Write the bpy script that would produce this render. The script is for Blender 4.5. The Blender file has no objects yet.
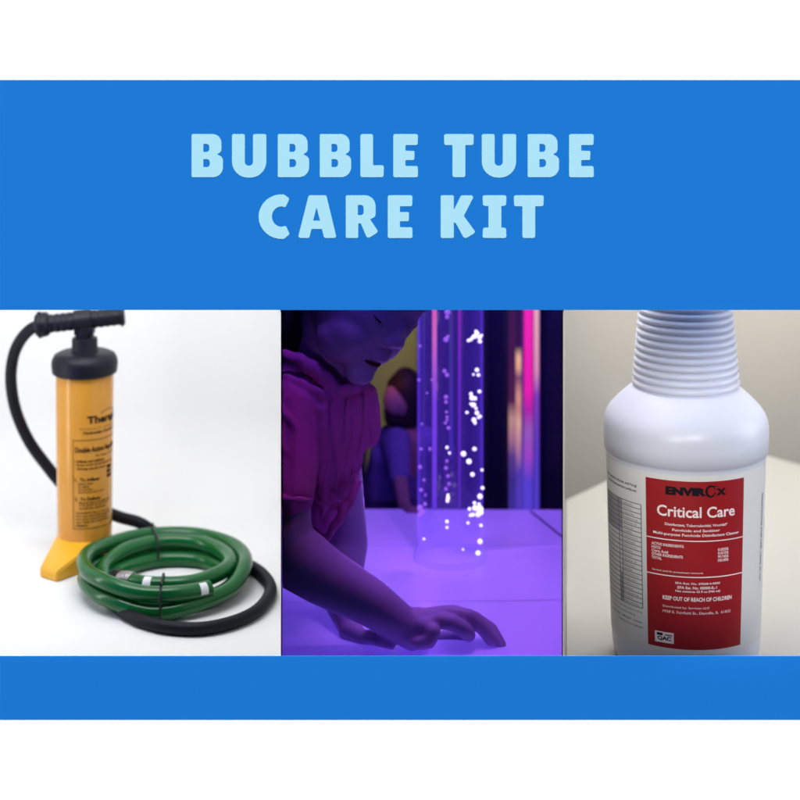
import bpy, bmesh, math, random
from mathutils import Vector, Matrix, noise
random.seed(7)
C = bpy.context.scene.collection
MM = 0.001
R = math.radians
DC = 1800.0; HC = 450.0          # camera distance from the board plane and height over its middle, in mm

def P(px, py, Y):                # a point of the place (mm) from the picture position and its real depth
    k = (DC + Y) / DC
    return Vector(((px - 400) * k, Y, HC - (py + 50) * k))
def F(px, py, Z):                # same, for a point of known height
    Y = (HC - Z) * DC / (py + 50) - DC
    return Vector(((px - 400) * (DC + Y) / DC, Y, Z))

# ------------------------------------------------------------------ materials
def mat(name, col, rough=0.5, spec=0.5, metal=0.0, nscale=40, namp=0.06, bump=0.0, bscale=200,
        coat=0.0, sss=0.0, trans=0.0):
    m = bpy.data.materials.new(name); m.use_nodes = True
    nt = m.node_tree; b = nt.nodes['Principled BSDF']
    b.inputs['Roughness'].default_value = rough
    b.inputs['Specular IOR Level'].default_value = spec
    b.inputs['Metallic'].default_value = metal
    b.inputs['Coat Weight'].default_value = coat
    b.inputs['Coat Roughness'].default_value = 0.12
    if sss:
        b.inputs['Subsurface Weight'].default_value = sss
        b.inputs['Subsurface Radius'].default_value = (1, .3, .2)
        b.inputs['Subsurface Scale'].default_value = 0.006
    if trans: b.inputs['Transmission Weight'].default_value = trans
    tc = nt.nodes.new('ShaderNodeTexCoord')
    n = nt.nodes.new('ShaderNodeTexNoise'); n.inputs['Scale'].default_value = nscale
    n.inputs['Detail'].default_value = 4
    nt.links.new(tc.outputs['Object'], n.inputs['Vector'])
    mx = nt.nodes.new('ShaderNodeMix'); mx.data_type = 'RGBA'
    mx.inputs[6].default_value = tuple(c * (1 - namp) for c in col) + (1,)
    mx.inputs[7].default_value = tuple(min(1, c * (1 + namp)) for c in col) + (1,)
    nt.links.new(n.outputs['Fac'], mx.inputs[0])
    nt.links.new(mx.outputs[2], b.inputs['Base Color'])
    if bump:
        n2 = nt.nodes.new('ShaderNodeTexNoise'); n2.inputs['Scale'].default_value = bscale
        n2.inputs['Detail'].default_value = 5
        nt.links.new(tc.outputs['Object'], n2.inputs['Vector'])
        bp = nt.nodes.new('ShaderNodeBump'); bp.inputs['Strength'].default_value = bump
        bp.inputs['Distance'].default_value = 0.001
        nt.links.new(n2.outputs['Fac'], bp.inputs['Height'])
        nt.links.new(bp.outputs['Normal'], b.inputs['Normal'])
    return m

def emit_mat(name, stops, strength, axis='Z', wob=0.0):
    """painted glow: colour runs along the object's own height (stops over 0..1)"""
    m = bpy.data.materials.new(name); m.use_nodes = True
    nt = m.node_tree; nt.nodes.clear()
    out = nt.nodes.new('ShaderNodeOutputMaterial'); e = nt.nodes.new('ShaderNodeEmission')
    e.inputs['Strength'].default_value = strength
    tc = nt.nodes.new('ShaderNodeTexCoord'); sp = nt.nodes.new('ShaderNodeSeparateXYZ')
    nt.links.new(tc.outputs['Generated'], sp.inputs[0])
    cr = nt.nodes.new('ShaderNodeValToRGB')
    els = cr.color_ramp.elements
    while len(els) < len(stops): els.new(0.5)
    for el, (p, c) in zip(els, stops):
        el.position = p; el.color = tuple(c) + (1,)
    nt.links.new(sp.outputs[axis], cr.inputs[0])
    nt.links.new(cr.outputs[0], e.inputs[0]); nt.links.new(e.outputs[0], out.inputs[0])
    return m

def glow_volume(name, col, strength, gloss=0.0):
    """thin clear plastic holding an even glow; edges look brighter because the path through is longer"""
    m = bpy.data.materials.new(name); m.use_nodes = True
    nt = m.node_tree; nt.nodes.clear()
    out = nt.nodes.new('ShaderNodeOutputMaterial')
    t = nt.nodes.new('ShaderNodeBsdfTransparent')
    if gloss:
        g = nt.nodes.new('ShaderNodeBsdfGlossy'); g.inputs['Roughness'].default_value = 0.08
        mx = nt.nodes.new('ShaderNodeMixShader'); mx.inputs[0].default_value = gloss
        nt.links.new(t.outputs[0], mx.inputs[1]); nt.links.new(g.outputs[0], mx.inputs[2])
        nt.links.new(mx.outputs[0], out.inputs['Surface'])
    else:
        nt.links.new(t.outputs[0], out.inputs['Surface'])
    e = nt.nodes.new('ShaderNodeEmission'); e.inputs[0].default_value = tuple(col) + (1,)
    e.inputs[1].default_value = strength
    nt.links.new(e.outputs[0], out.inputs['Volume'])
    return m

# ------------------------------------------------------------------ object helpers
def link_mesh(name, me, m, parent=None):
    o = bpy.data.objects.new(name, me); C.objects.link(o)
    if m: me.materials.append(m)
    if parent: 
        o.parent = parent; o.location = -parent.location if parent.parent is None else (0, 0, 0)
    return o
def from_bm(name, bm, m, parent=None, smooth=True, ang=40):
    bmesh.ops.recalc_face_normals(bm, faces=bm.faces[:])
    me = bpy.data.meshes.new(name)
    for v in bm.verts: v.co *= MM
    bm.to_mesh(me); bm.free()
    if smooth:
        for p in me.polygons: p.use_smooth = True
        try: me.set_sharp_from_angle(angle=R(ang))
        except Exception: pass
    return link_mesh(name, me, m, parent)
def thing(name, loc, label, cat, group=None):
    o = bpy.data.objects.new(name, None); C.objects.link(o)
    o.empty_display_size = 0.05
    o.location = Vector(loc) * MM; o['label'] = label; o['category'] = cat
    if group: o['group'] = group
    return o
def tag(o, label, cat, kind=None, group=None):
    if label: o['label'] = label
    if cat: o['category'] = cat
    if kind: o['kind'] = kind
    if group: o['group'] = group
    return o

def box(bm, x0, x1, y0, y1, z0, z1, bevel=0):
    r = bmesh.ops.create_cube(bm, size=1)
    for v in r['verts']:
        v.co = Vector(((x0+x1)/2 + v.co.x*(x1-x0), (y0+y1)/2 + v.co.y*(y1-y0), (z0+z1)/2 + v.co.z*(z1-z0)))
    if bevel:
        es = list({e for v in r['verts'] for e in v.link_edges})
        bmesh.ops.bevel(bm, geom=es, offset=bevel, segments=3, affect='EDGES', profile=.6)
    return bm
def boxo(name, ext, m, parent=None, bevel=0):
    return from_bm(name, box(bmesh.new(), *ext, bevel=bevel), m, parent)
def prism(name, pts, z0, z1, m, parent=None):
    """vertical prism over a plan polygon"""
    bm = bmesh.new()
    a = [bm.verts.new((x, y, z0)) for x, y in pts]; b = [bm.verts.new((x, y, z1)) for x, y in pts]
    bm.faces.new(a[::-1]); bm.faces.new(b); n = len(pts)
    for i in range(n): bm.faces.new((a[i], a[(i+1) % n], b[(i+1) % n], b[i]))
    return from_bm(name, bm, m, parent, smooth=False)
def lathe(bm, prof, cx, cy, seg=96):
    """prof: (radius, z) from bottom to top; radius 0 closes"""
    rings = []
    for r, z in prof:
        if r < 1e-6: rings.append([bm.verts.new((cx, cy, z))])
        else: rings.append([bm.verts.new((cx + r*math.cos(2*math.pi*i/seg), cy + r*math.sin(2*math.pi*i/seg), z)) for i in range(seg)])
    for a, b in zip(rings, rings[1:]):
        for i in range(seg):
            j = (i+1) % seg
            if len(a) == 1 and len(b) == 1: continue
            if len(a) == 1: bm.faces.new((a[0], b[j], b[i]))
            elif len(b) == 1: bm.faces.new((a[i], a[j], b[0]))
            else: bm.faces.new((a[i], a[j], b[j], b[i]))
    return bm
def catmull(pts, n=10):
    pts = [Vector(p) for p in pts]; q = [2*pts[0]-pts[1]] + pts + [2*pts[-1]-pts[-2]]; out = []
    for i in range(1, len(q)-2):
        for k in range(n):
            t = k/n; a, b, c, d = q[i-1], q[i], q[i+1], q[i+2]
            out.append(.5*((2*b) + (c-a)*t + (2*a-5*b+4*c-d)*t*t + (3*b-a-3*c+d)*t**3))
    out.append(pts[-1]); return out
def sweep(bm, pts, rad, seg=20, cap=True):
    n = len(pts); rf = rad if callable(rad) else (lambda t: rad)
    T = [(pts[min(i+1, n-1)] - pts[max(i-1, 0)]).normalized() for i in range(n)]
    u = T[0].orthogonal().normalized(); rings = []
    for i in range(n):
        u = (u - u.dot(T[i])*T[i]).normalized(); v = T[i].cross(u); r = rf(i/(n-1))
        rings.append([bm.verts.new(pts[i] + r*(math.cos(2*math.pi*k/seg)*u + math.sin(2*math.pi*k/seg)*v)) for k in range(seg)])
    for a, b in zip(rings, rings[1:]):
        for k in range(seg): bm.faces.new((a[k], a[(k+1) % seg], b[(k+1) % seg], b[k]))
    if cap: bm.faces.new(rings[0][::-1]); bm.faces.new(rings[-1])
    return bm
def add_hull(bm, spheres, seg=14):
    """convex hull of spheres, added as its own closed shell"""
    t = bmesh.new()
    for p, r in spheres:
        rr = r if isinstance(r, (tuple, list, Vector)) else (r, r, r)
        q = bmesh.ops.create_icosphere(t, subdivisions=3 if max(rr) > 12 else 2, radius=1)
        for v in q['verts']: v.co = Vector((v.co.x*rr[0], v.co.y*rr[1], v.co.z*rr[2])) + Vector(p)
    res = bmesh.ops.convex_hull(t, input=t.verts[:])
    bmesh.ops.delete(t, geom=[g for g in res['geom_interior'] if isinstance(g, bmesh.types.BMVert)], context='VERTS')
    me = bpy.data.meshes.new('tmp'); t.to_mesh(me); t.free(); bm.from_mesh(me); bpy.data.meshes.remove(me)
def add_ell(bm, c, axes, rads):
    """ellipsoid with its own axes"""
    q = bmesh.ops.create_icosphere(bm, subdivisions=3, radius=1)
    for v in q['verts']:
        w = v.co.copy(); v.co = Vector(c) + axes[0]*w.x*rads[0] + axes[1]*w.y*rads[1] + axes[2]*w.z*rads[2]
def fuse(name, bm, voxel, m, parent, smooth=6, cutter=None, disp=None, extra=None):
    """one continuous skin over everything in bm"""
    for v in bm.verts: v.co *= MM
    me = bpy.data.meshes.new(name); bm.to_mesh(me); bm.free()
    o = bpy.data.objects.new(name, me); C.objects.link(o)
    md = o.modifiers.new('r', 'REMESH'); md.mode = 'VOXEL'; md.voxel_size = voxel*MM; md.use_smooth_shade = True
    sm = o.modifiers.new('s', 'SMOOTH'); sm.iterations = smooth; sm.factor = .5
    dg = bpy.context.evaluated_depsgraph_get(); me2 = bpy.data.meshes.new_from_object(o.evaluated_get(dg))
    bpy.data.objects.remove(o); bpy.data.meshes.remove(me)
    b = bmesh.new(); b.from_mesh(me2)
    if extra:
        vs = [v for v in b.verts if extra[0](v.co)]
        for _ in range(extra[1]): bmesh.ops.smooth_vert(b, verts=vs, factor=.5, use_axis_x=True, use_axis_y=True, use_axis_z=True)
    if disp:
        b.normal_update()
        ds = [v.normal * disp(v.co / MM) * MM for v in b.verts]
        for v, d in zip(b.verts, ds): v.co += d
    if cutter:
        co, no = cutter
        bmesh.ops.bisect_plane(b, geom=b.verts[:]+b.edges[:]+b.faces[:], plane_co=co*MM, plane_no=no, clear_inner=True)
        es = [e for e in b.edges if e.is_boundary]
        if es: bmesh.ops.holes_fill(b, edges=es, sides=0)
    b.to_mesh(me2); b.free(); me2.name = name
    for p in me2.polygons: p.use_smooth = True
    return link_mesh(name, me2, m, parent)

# text as flat triangles, normalised; returned as (verts, faces), x and y in text units
def text_mesh(s, bold=0.0, shear=0.0, space=1.0):
    cu = bpy.data.curves.new('t', 'FONT'); cu.body = s; cu.size = 1; cu.offset = bold; cu.shear = shear
    cu.space_character = space; cu.resolution_u = 3
    o = bpy.data.objects.new('t', cu); C.objects.link(o)
    dg = bpy.context.evaluated_depsgraph_get(); me = bpy.data.meshes.new_from_object(o.evaluated_get(dg))
    vs = [v.co.copy() for v in me.vertices]; fs = [tuple(p.vertices) for p in me.polygons]
    bpy.data.objects.remove(o); bpy.data.curves.remove(cu); bpy.data.meshes.remove(me)
    return vs, fs
class Wrap:
    """prints laid on a lathed surface: arc length s (mm) from the given front direction, height z"""
    def __init__(self, cx, cy, rfun, front): 
        self.c = Vector((cx, cy, 0)); self.r = rfun; self.f = Vector((front[0], front[1], 0)).normalized()
        self.rt = Vector((-self.f.y, self.f.x, 0))
    def at(self, a, z, eps):
        r = self.r(z) + eps
        p = self.c + r*(math.cos(a)*self.f + math.sin(a)*self.rt); p.z = z; return p
    def text(self, bm, s, a0, a1, z0, z1, eps=.35, **k):
        """fit the string between angles (deg) and heights"""
        vs, fs = text_mesh(s, **k)
        if not vs: return
        x0 = min(v.x for v in vs); x1 = max(v.x for v in vs); y0 = min(v.y for v in vs); y1 = max(v.y for v in vs)
        bv = [bm.verts.new(self.at(R(a0 + (v.x-x0)/(x1-x0)*(a1-a0)), z0 + (v.y-y0)/(y1-y0+1e-9)*(z1-z0), eps)) for v in vs]
        for f in fs:
            try: bm.faces.new([bv[i] for i in f])
            except ValueError: pass
    def vtext(self, bm, s, a0, a1, z0, z1, eps=.35, **k):
        """string running downwards"""
        vs, fs = text_mesh(s, **k)
        x0 = min(v.x for v in vs); x1 = max(v.x for v in vs); y0 = min(v.y for v in vs); y1 = max(v.y for v in vs)
        bv = [bm.verts.new(self.at(R(a0 + (v.y-y0)/(y1-y0)*(a1-a0)), z1 - (v.x-x0)/(x1-x0)*(z1-z0), eps)) for v in vs]
        for f in fs:
            try: bm.faces.new([bv[i] for i in f])
            except ValueError: pass
    def patch(self, bm, a0, a1, z0, z1, eps=.3, na=None, nz=1):
        na = na or max(1, int(abs(a1-a0)/2))
        g = [[bm.verts.new(self.at(R(a0+(a1-a0)*i/na), z0+(z1-z0)*j/nz, eps)) for i in range(na+1)] for j in range(nz+1)]
        for j in range(nz):
            for i in range(na): bm.faces.new((g[j][i], g[j][i+1], g[j+1][i+1], g[j+1][i]))
def solid_from_patch(bm, t):
    bmesh.ops.recalc_face_normals(bm, faces=bm.faces[:])
    bmesh.ops.solidify(bm, geom=bm.faces[:], thickness=t)

# ------------------------------------------------------------------ palette
M = {}
M['white_wall'] = mat('white_paint', (.93, .93, .93), 1, 0, namp=0, nscale=2)
M['blue'] = mat('blue_card', (.0115, .172, .590), 1, 0, namp=.004, nscale=30)
M['letter'] = mat('pale_blue_card', (.375, .690, .840), 1, 0, namp=.006, nscale=30)
M['studio'] = mat('studio_white', (.78, .778, .768), .9, .1, namp=.004)
M['black'] = mat('black_felt', (.004, .004, .006), 1, 0)
M['yellow'] = mat('yellow_plastic', (.66, .29, .035), .2, .4, nscale=14, namp=.05, coat=0)
M['yfoot'] = mat('yellow_foot_plastic', (.80, .40, .02), .35, .5, nscale=14, namp=.05)
M['navy'] = mat('black_plastic', (.007, .007, .013), .45, .22, bump=.1, bscale=400)
M['hose_black'] = mat('black_rubber', (.007, .007, .012), .55, .18, bump=.15, bscale=500)
M['green'] = mat('green_vinyl', (.004, .100, .020), .19, .38, nscale=25, namp=.15)
M['tie'] = mat('tie_plastic', (.008, .009, .012), .5, .4)
M['steel'] = mat('clamp_steel', (.35, .33, .33), .35, .5, metal=.9)
M['paper'] = mat('white_paper', (.80, .80, .83), .7, .2)
M['ink'] = mat('black_ink', (.05, .022, .008), .7, .1)
M['inkb'] = mat('label_black_ink', (.012, .008, .012), .7, .1)
M['inkg'] = mat('label_grey_ink', (.14, .14, .16), .7, .1)
M['inkl'] = mat('label_light_grey_ink', (.36, .36, .38), .7, .1)
M['inkw'] = mat('label_pale_ink', (.9, .78, .78), .7, .1)
M['red'] = mat('label_red', (.33, .010, .014), .45, .35, nscale=60, namp=.08)
M['labelp'] = mat('label_white', (.74, .73, .71), .5, .3, namp=.01)
M['bottle'] = mat('bottle_plastic', (.71, .73, .83), .36, .5, nscale=12, namp=.02, sss=.15)
M['tablew'] = mat('white_laminate', (.45, .445, .415), .5, .4, nscale=8, namp=.02, bump=.06, bscale=90)
M['beige'] = mat('beige_wall', (.53, .508, .466), .9, .1, nscale=6, namp=.03, bump=.2, bscale=150)

# ================================================================== WALL, BOARD AND CASES
X0, X1 = -1500, 1500
# white wall above and under the blue board
bm = bmesh.new(); box(bm, X0, X1, 0, .35, 320, 1200)
w = from_bm('wall', bm, M['white_wall'], smooth=False); tag(w, 'white wall above the blue board', None, 'structure')
bm = bmesh.new(); box(bm, X0, X1, 0, .35, -1200, -320)
w = from_bm('wall', bm, M['white_wall'], smooth=False); tag(w, 'white wall under the blue board', None, 'structure')
XL, XR = -470, 520               # outer ends of the row of openings
board = thing('display_board', (0, 0, -320), 'bright blue title board with pale blue lettering over three open display cases', 'display board')
bm = bmesh.new()
box(bm, X0, X1, 0, .35, 90, 320); box(bm, X0, X1, 0, .35, -320, -256)
box(bm, X0, XL, 0, .35, -256, 90); box(bm, XR, X1, 0, .35, -256, 90)
bmesh.ops.remove_doubles(bm, verts=bm.verts[:], dist=.01)
from_bm('blue_panel', bm, M['blue'], board, smooth=False)

# hand-drawn title letters: (outline, holes) in picture mm, each vertex with a corner radius
def rnd(poly):
    out = []; n = len(poly)
    for i in range(n):
        x, y, r = poly[i]; p = Vector((x, y)); a = Vector(poly[i-1][:2]); b = Vector(poly[(i+1) % n][:2])
        la = (a-p).length; lb = (b-p).length; ua = (a-p)/la; ub = (b-p)/lb
        half = math.acos(max(-1, min(1, ua.dot(ub)))) / 2
        d = min(r/max(math.tan(half), .05), la*.499, lb*.499)
        s, e = p+ua*d, p+ub*d
        k = 8 if r > 3 else 4
        rr = d*math.tan(half); bis = (ua+ub)
        if bis.length < 1e-3: out.append(p); continue
        cc = p + bis.normalized() * (rr/math.sin(half))
        a0 = math.atan2(s.y-cc.y, s.x-cc.x); a1 = math.atan2(e.y-cc.y, e.x-cc.x)
        da = (a1-a0+math.pi) % (2*math.pi) - math.pi
        for j in range(k+1):
            t = a0 + da*j/k; out.append(Vector((cc.x+rr*math.cos(t), cc.y+rr*math.sin(t))))
    return out
def gB(x):
    d = x-191.6; T, B = 134.1, 177.2
    return [[(191.6+d,T,1.2),(221.4+d,T,11),(221.4+d,151.8,7),(216.8+d,154.4,.6),(222.9+d,157.2,8),(222.9+d,B,12),(191.6+d,B,1.2)],
            [(203.3+d,143.9,.7),(209.3+d,143.9,4),(209.3+d,152,4),(203.3+d,152,.7)],
            [(203.3+d,159.1,.7),(209.9+d,159.1,4),(209.9+d,167.2,4),(203.3+d,167.2,.7)]]
def gU(x):
    d = x-232; T = 134.1
    return [[(232+d,T,1.6),(244.8+d,T,1.6),(244.8+d,165.8,4),(253+d,165.8,4),(253+d,T,1.6),(266.3+d,T,1.6),(266.3+d,177.6,16),(232+d,177.6,16)]]
def gE(x, T, k=1.0, s=12.1):
    d = x; W = 24.7
    return [[(d,T,1.8),(d+W,T,2),(d+W-.4,T+11,1.6),(d+s,T+11,1),(d+s,T+16.8,1),(d+W-3.4,T+16.8,1.4),(d+W-3.8,T+26,1.4),(d+s,T+26,1),
             (d+s,T+32,1),(d+W-.2,T+32,1.6),(d+W,T+43.2*k,1.8),(d,T+43.2*k,1.8)]]
def gT(x, T, w=29.8, H=43.1):
    d = x; a = d+w/2-6.4
    return [[(d,T,2),(d+w,T,2),(d+w-.4,T+11,1.8),(a+12.8,T+11,.8),(a+12.8,T+H,2),(a,T+H,2),(a,T+11,.8),(d+.3,T+11,1.8)]]
def arc(cx, cy, rx, ry, a0, a1, n=18):
    return [(cx+rx*math.cos(R(a0+(a1-a0)*i/n)), cy+ry*math.sin(R(a0+(a1-a0)*i/n)), 0.01) for i in range(n+1)]
row1 = [gB(191.6), gU(232), gB(277.8), gB(319.8),
        [[(360.4,134.1,2),(373,134.1,2),(373,165.3,1),(383.9,165.3,2),(383.5,177.2,2),(360.4,177.2,2)]],
        gE(393.3, 134.1), gT(444, 134.1), gU(481.8), gB(527.7), gE(569.1, 134.1)]
Cglyph = [(289.6,198.6,2.2)] + [(285.4,207.6,2)] + arc(281.5,216.6,9.6,10.2,-75,-285)[1:-1] + [(285.8,225.6,2)] + [(289.8,234.3,2.4)] \
         + arc(281.5,216.7,22.9,22.3,72,288)[1:-1]
row2 = [[Cglyph],
        [[(308.7,195.3,2),(326.3,195.3,2),(336.6,238,2),(324.2,238,2),(321.9,229,.6),(311.4,229,.6),(309.3,238,2),(297.9,238,2)],
         [(316.6,207.2,.2),(313.1,220.7,.2),(320,220.7,.2)]],
        [[(345.8,195.3,1.4),(375.6,195.3,11.5),(375.6,217,10),(370,219.2,.5),(378.4,231.8,2),(367.4,239,2.6),(360.8,223.4,.6),(358.2,223.4,.3),(358.2,238,1.4),(345.8,238,1.4)],
         [(357.8,205,.6),(363.6,205,3.5),(363.6,215.2,3.5),(357.8,215.2,.6)]],
        gE(387.8, 195.3, .99),
        [[(440.7,195.3,1.4),(453.8,195.3,1.4),(453.8,210.3,.3),(461,195.5,1.6),(474.4,195.3,2),(463.8,216,1),(475.8,232.4,2.2),(464.4,239.2,3),(456,223.5,.5),(453.8,222.3,.3),(453.8,238,1.4),(440.7,238,1.4)]],
        [[(482.5,195.3,2),(506.5,195.3,2),(506,205.8,2),(501.3,206,.6),(501.3,227.6,.6),(506,227.8,2),(506.5,238,2),(482.5,238,2),(483,227.8,2),(488.5,227.6,.6),(488.5,206,.6),(483,205.8,2)]],
        gT(513.8, 195.3, 30, 42.7)]
def title_row(glyphs, parent):
    cu = bpy.data.curves.new('t', 'CURVE'); cu.dimensions = '2D'; cu.fill_mode = 'BOTH'; cu.extrude = .03
    for g in glyphs:
        for loop in g:
            pts = rnd(loop); sp = cu.splines.new('POLY'); sp.points.add(len(pts)-1); sp.use_cyclic_u = True
            for q, p in zip(sp.points, pts): q.co = (p.x-400, 400-p.y, 0, 1)
    o = bpy.data.objects.new('t', cu); C.objects.link(o)
    dg = bpy.context.evaluated_depsgraph_get(); me = bpy.data.meshes.new_from_object(o.evaluated_get(dg))
    bpy.data.objects.remove(o)
    for v in me.vertices: x, y, z = v.co; v.co = Vector((x, -.05 - z, y)) * MM
    me.name = 'letter'
    return link_mesh('letter', me, M['letter'], parent)
for g in row1 + row2: title_row([g], board)

def side(px, Y0, Y1, t, m, name, z0, z1, label):
    """partition between two cases, splayed so that the cases widen towards the back"""
    a = lambda Y, o: ((px-400)*(DC+Y)/DC + o, Y)
    o = prism(name, [a(Y0, t[0]), a(Y0, t[1]), a(Y1, t[1]), a(Y1, t[0])], z0, z1, m)
    return tag(o, label, None, 'structure')
YB = 1330
side(281, .4, 700, (-.75, -.1), M['studio'], 'wall', -300, 520, 'white side wall of the pump case')
side(281, .4, YB, (-.05, .6), M['black'], 'wall', -900, 520, 'black left side wall of the middle case')
side(563, .4, YB, (-.6, .05), M['black'], 'wall', -900, 520, 'black right side wall of the middle case')
side(563, .4, 1100, (.1, .75), M['beige'], 'wall', -327, 520, 'beige side wall of the bottle case')

o = boxo('light_blocker', (-1400, 1300, .4, 1400, 522, 530), M['black']); tag(o, 'flat black slab added over all three display cases to stop light leaks', None, 'structure')  # out of view, added to keep the wash light from leaking in
o = boxo('light_trap', (-800, 1093, .4, 79, -330.5, -327.5), M['black']); tag(o, 'unseen black felt ledge added inside the openings to swallow wash light', None, 'structure')  # hidden below the sill, added to kill bounce from the wash light
# ================================================================== LEFT CASE: pump and hoses on a white sweep
bm = bmesh.new()
prof = [(80, -300)] + [(80+ (560-80)*i/6, -300) for i in range(1, 7)]
for i in range(1, 13):
    a = R(90*i/12); prof.append((560 + 120*math.sin(a), -300 + 120*(1-math.cos(a))))
prof += [(680, 0), (680, 520)]
xl = -800
rows = [[bm.verts.new((xl, y, z)), bm.verts.new(((281-400)*(DC+y)/DC - .8, y, z))] for y, z in prof]
for a, b in zip(rows, rows[1:]): bm.faces.new((a[0], a[1], b[1], b[0]))
o = from_bm('backdrop', bm, M['studio']); tag(o, 'seamless white backdrop under and behind the pump', None, 'structure')
o = prism('ceiling', [(-800, 1), (-121, 1), (-164, 679), (-800, 679)], 505, 515, M['studio']); tag(o, 'white ceiling of the pump case', None, 'structure')
o = boxo('wall', (-806, -801, 6.5, 680, -300, 515), M['studio']); tag(o, 'white outer wall of the pump case', None, 'structure')

# ---- pump
BX, BY = -388, 415; kx = (DC+BY)/DC
pump = thing('hand_pump', (BX, BY, -300), 'yellow upright hand pump with black T handle and a black air hose', 'hand pump')
zt = lambda py: HC - (py+50)*kx
def rbar(z):
    t = (z+280)/(zt(372)+280); t = max(0, min(1, t)); return 33.0 + 2.2*t
bm = bmesh.new()
lathe(bm, [(0, -285), (32.2, -285), (rbar(-280), -283)] + [(rbar(-280+ (zt(370)+280)*i/8), -280+(zt(370)+280)*i/8) for i in range(9)] + [(0, zt(370))], BX, BY)
from_bm('barrel', bm, M['yellow'], pump)
# foot: flared toe towards the front left, with a bevelled rim
bm = bmesh.new()
B = [F(40, 577, -300), F(57, 582.5, -300), F(80, 573, -300)]
Tt = [b + Vector((0, 0, 12)) for b in B]
ring = [Vector((BX+33.6*math.cos(R(a)), BY+33.6*math.sin(R(a)), -268)) for a in range(0, 360, 15)]
ringb = [Vector((BX+35*math.cos(R(a)), BY+35*math.sin(R(a)), -299.8)) for a in range(0, 360, 15)]
for p in B + Tt + ring + ringb: bm.verts.new(p)
res = bmesh.ops.convex_hull(bm, input=bm.verts[:])
bmesh.ops.delete(bm, geom=[g for g in res['geom_interior'] if isinstance(g, bmesh.types.BMVert)], context='VERTS')
es = [e for e in bm.edges if len(e.link_faces) == 2 and e.calc_face_angle(0) > R(30)]
bmesh.ops.bevel(bm, geom=es, offset=1.6, segments=3, affect='EDGES')
from_bm('foot', bm, M['yfoot'], pump)
# cap, collar, shaft
r1 = 32.5*kx
bm = bmesh.new(); zc0, zc1 = zt(373), zt(353)
lathe(bm, [(0, zc0), (r1-3, zc0), (r1-.6, zc0+1.5), (r1, zc0+5), (r1+.6, zc0+13), (r1-.4, zc0+18), (r1-3, zc1-1.5), (r1-9, zc1+1.5), (r1-16, zc1+2.6), (0, zc1+2.6)], BX, BY)
from_bm('cap', bm, M['navy'], pump)
bm = bmesh.new(); r = 12.8*kx
lathe(bm, [(0, zc1+1), (r+1, zc1+1), (r+1, zc1+3), (r, zc1+5), (r, zc1+17), (r-.6, zc1+19), (r-3, zc1+19.5), (0, zc1+19.5)], BX, BY, 48)
from_bm('collar', bm, M['navy'], pump)
bm = bmesh.new(); box(bm, BX-10.5, BX+10.5, BY-9, BY+9, zc1+15, zt(322), 3); box(bm, BX-4, BX+4, BY-11.4, BY-7, zc1+15, zt(326), 1.2)
box(bm, BX-11.8, BX+11.8, BY-10.2, BY+10.2, zt(334), zt(326), 2)
from_bm('shaft', bm, M['navy'], pump)
# T handle
h0, h1 = P(43, 324.5, BY-6), P(124.5, 315.5, BY+4)
bm = bmesh.new(); hd = (h1-h0)
def hr(t):
    base = 11 + .45*math.sin(t*math.pi*26)*(1 if (t < .36 or t > .6) else 0)
    if .38 < t < .6: base = 13.2
    if t > .95: base = 13.2
    if t > .985: base = 11
    return base
sweep(bm, [h0 + hd*i/90 for i in range(91)], hr, 28)
from_bm('handle', bm, M['navy'], pump)
bm = bmesh.new(); hn = hd.normalized()
sweep(bm, [h0 + hn*x for x in (-10, -9, -5, 0, 5, 7.5, 8.5)], lambda t: [9, 12.5, 14.6, 15.2, 14.6, 12.5, 10][round(t*6)], 28)
sweep(bm, [h0 + hn*x for x in (-6, -4, -2)], 16.2, 28)
from_bm('hose_socket', bm, M['navy'], pump)
# the black hose: from the handle round behind the barrel, behind the green coil, out to the right and under its front
fl = -292.6
hp = [P(44, 324, BY), P(31, 329, BY+8), P(20, 341, BY+20), P(13, 358, BY+30), P(11, 382, BY+40), P(16, 411, BY+50), P(29, 441, BY+58), P(47, 466, BY+62), P(66, 488, BY+62),
      P(92, 505, BY+55), P(118, 516.5, BY+45), P(140, 523, BY+38), P(158, 535, BY+42)]
hp += [F(180, 548, fl), F(212, 551.5, fl), F(242, 562, fl), F(262, 574, fl), F(270.5, 590, fl), F(260, 608, fl), F(238, 620.5, fl), F(205, 628.3, fl), F(172, 627.8, fl), F(147, 622.5, fl), F(128, 614.5, fl), F(115, 604, fl), F(111, 594, fl), F(118, 584, fl)]
bm = bmesh.new(); sweep(bm, catmull(hp, 12), lambda t: 7.3*(1+.012*math.sin(t*900)), 20)
from_bm('air_hose', bm, M['hose_black'], pump)

# print on the barrel
fr = (0-BX, -DC-BY)
W = Wrap(BX, BY, rbar, fr)
def az(px): 
    v = max(-.995, min(.995, (px-85.3)/28.0)); return math.degrees(math.asin(v))
def zp(py, a=30): 
    Y = BY - 33*math.cos(R(a)); return HC - (py+50)*(DC+Y)/DC
bm = bmesh.new()
W.text(bm, 'Therapro', az(87.5), az(87.5)+95, zp(425.5), zp(415.5), bold=.045)
for i in range(9):      # the small crest over the name
    a0 = az(101)+i*6; W.patch(bm, a0, a0+4.5, zp(412-2.2*math.sin(i*.5)-.8, 50), zp(412-2.2*math.sin(i*.5), 50)-.2)
W.text(bm, 'The Source for Therapy Products', az(80), az(80)+108, zp(429.2), zp(427.3), bold=.01)
W.text(bm, 'Hydraulic Double Pump', az(84), az(84)+100, zp(434.2), zp(430.6), bold=.03)
bx0, bx1, bz0, bz1 = az(73.8), az(73.8)+118, zp(528), zp(439)
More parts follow.
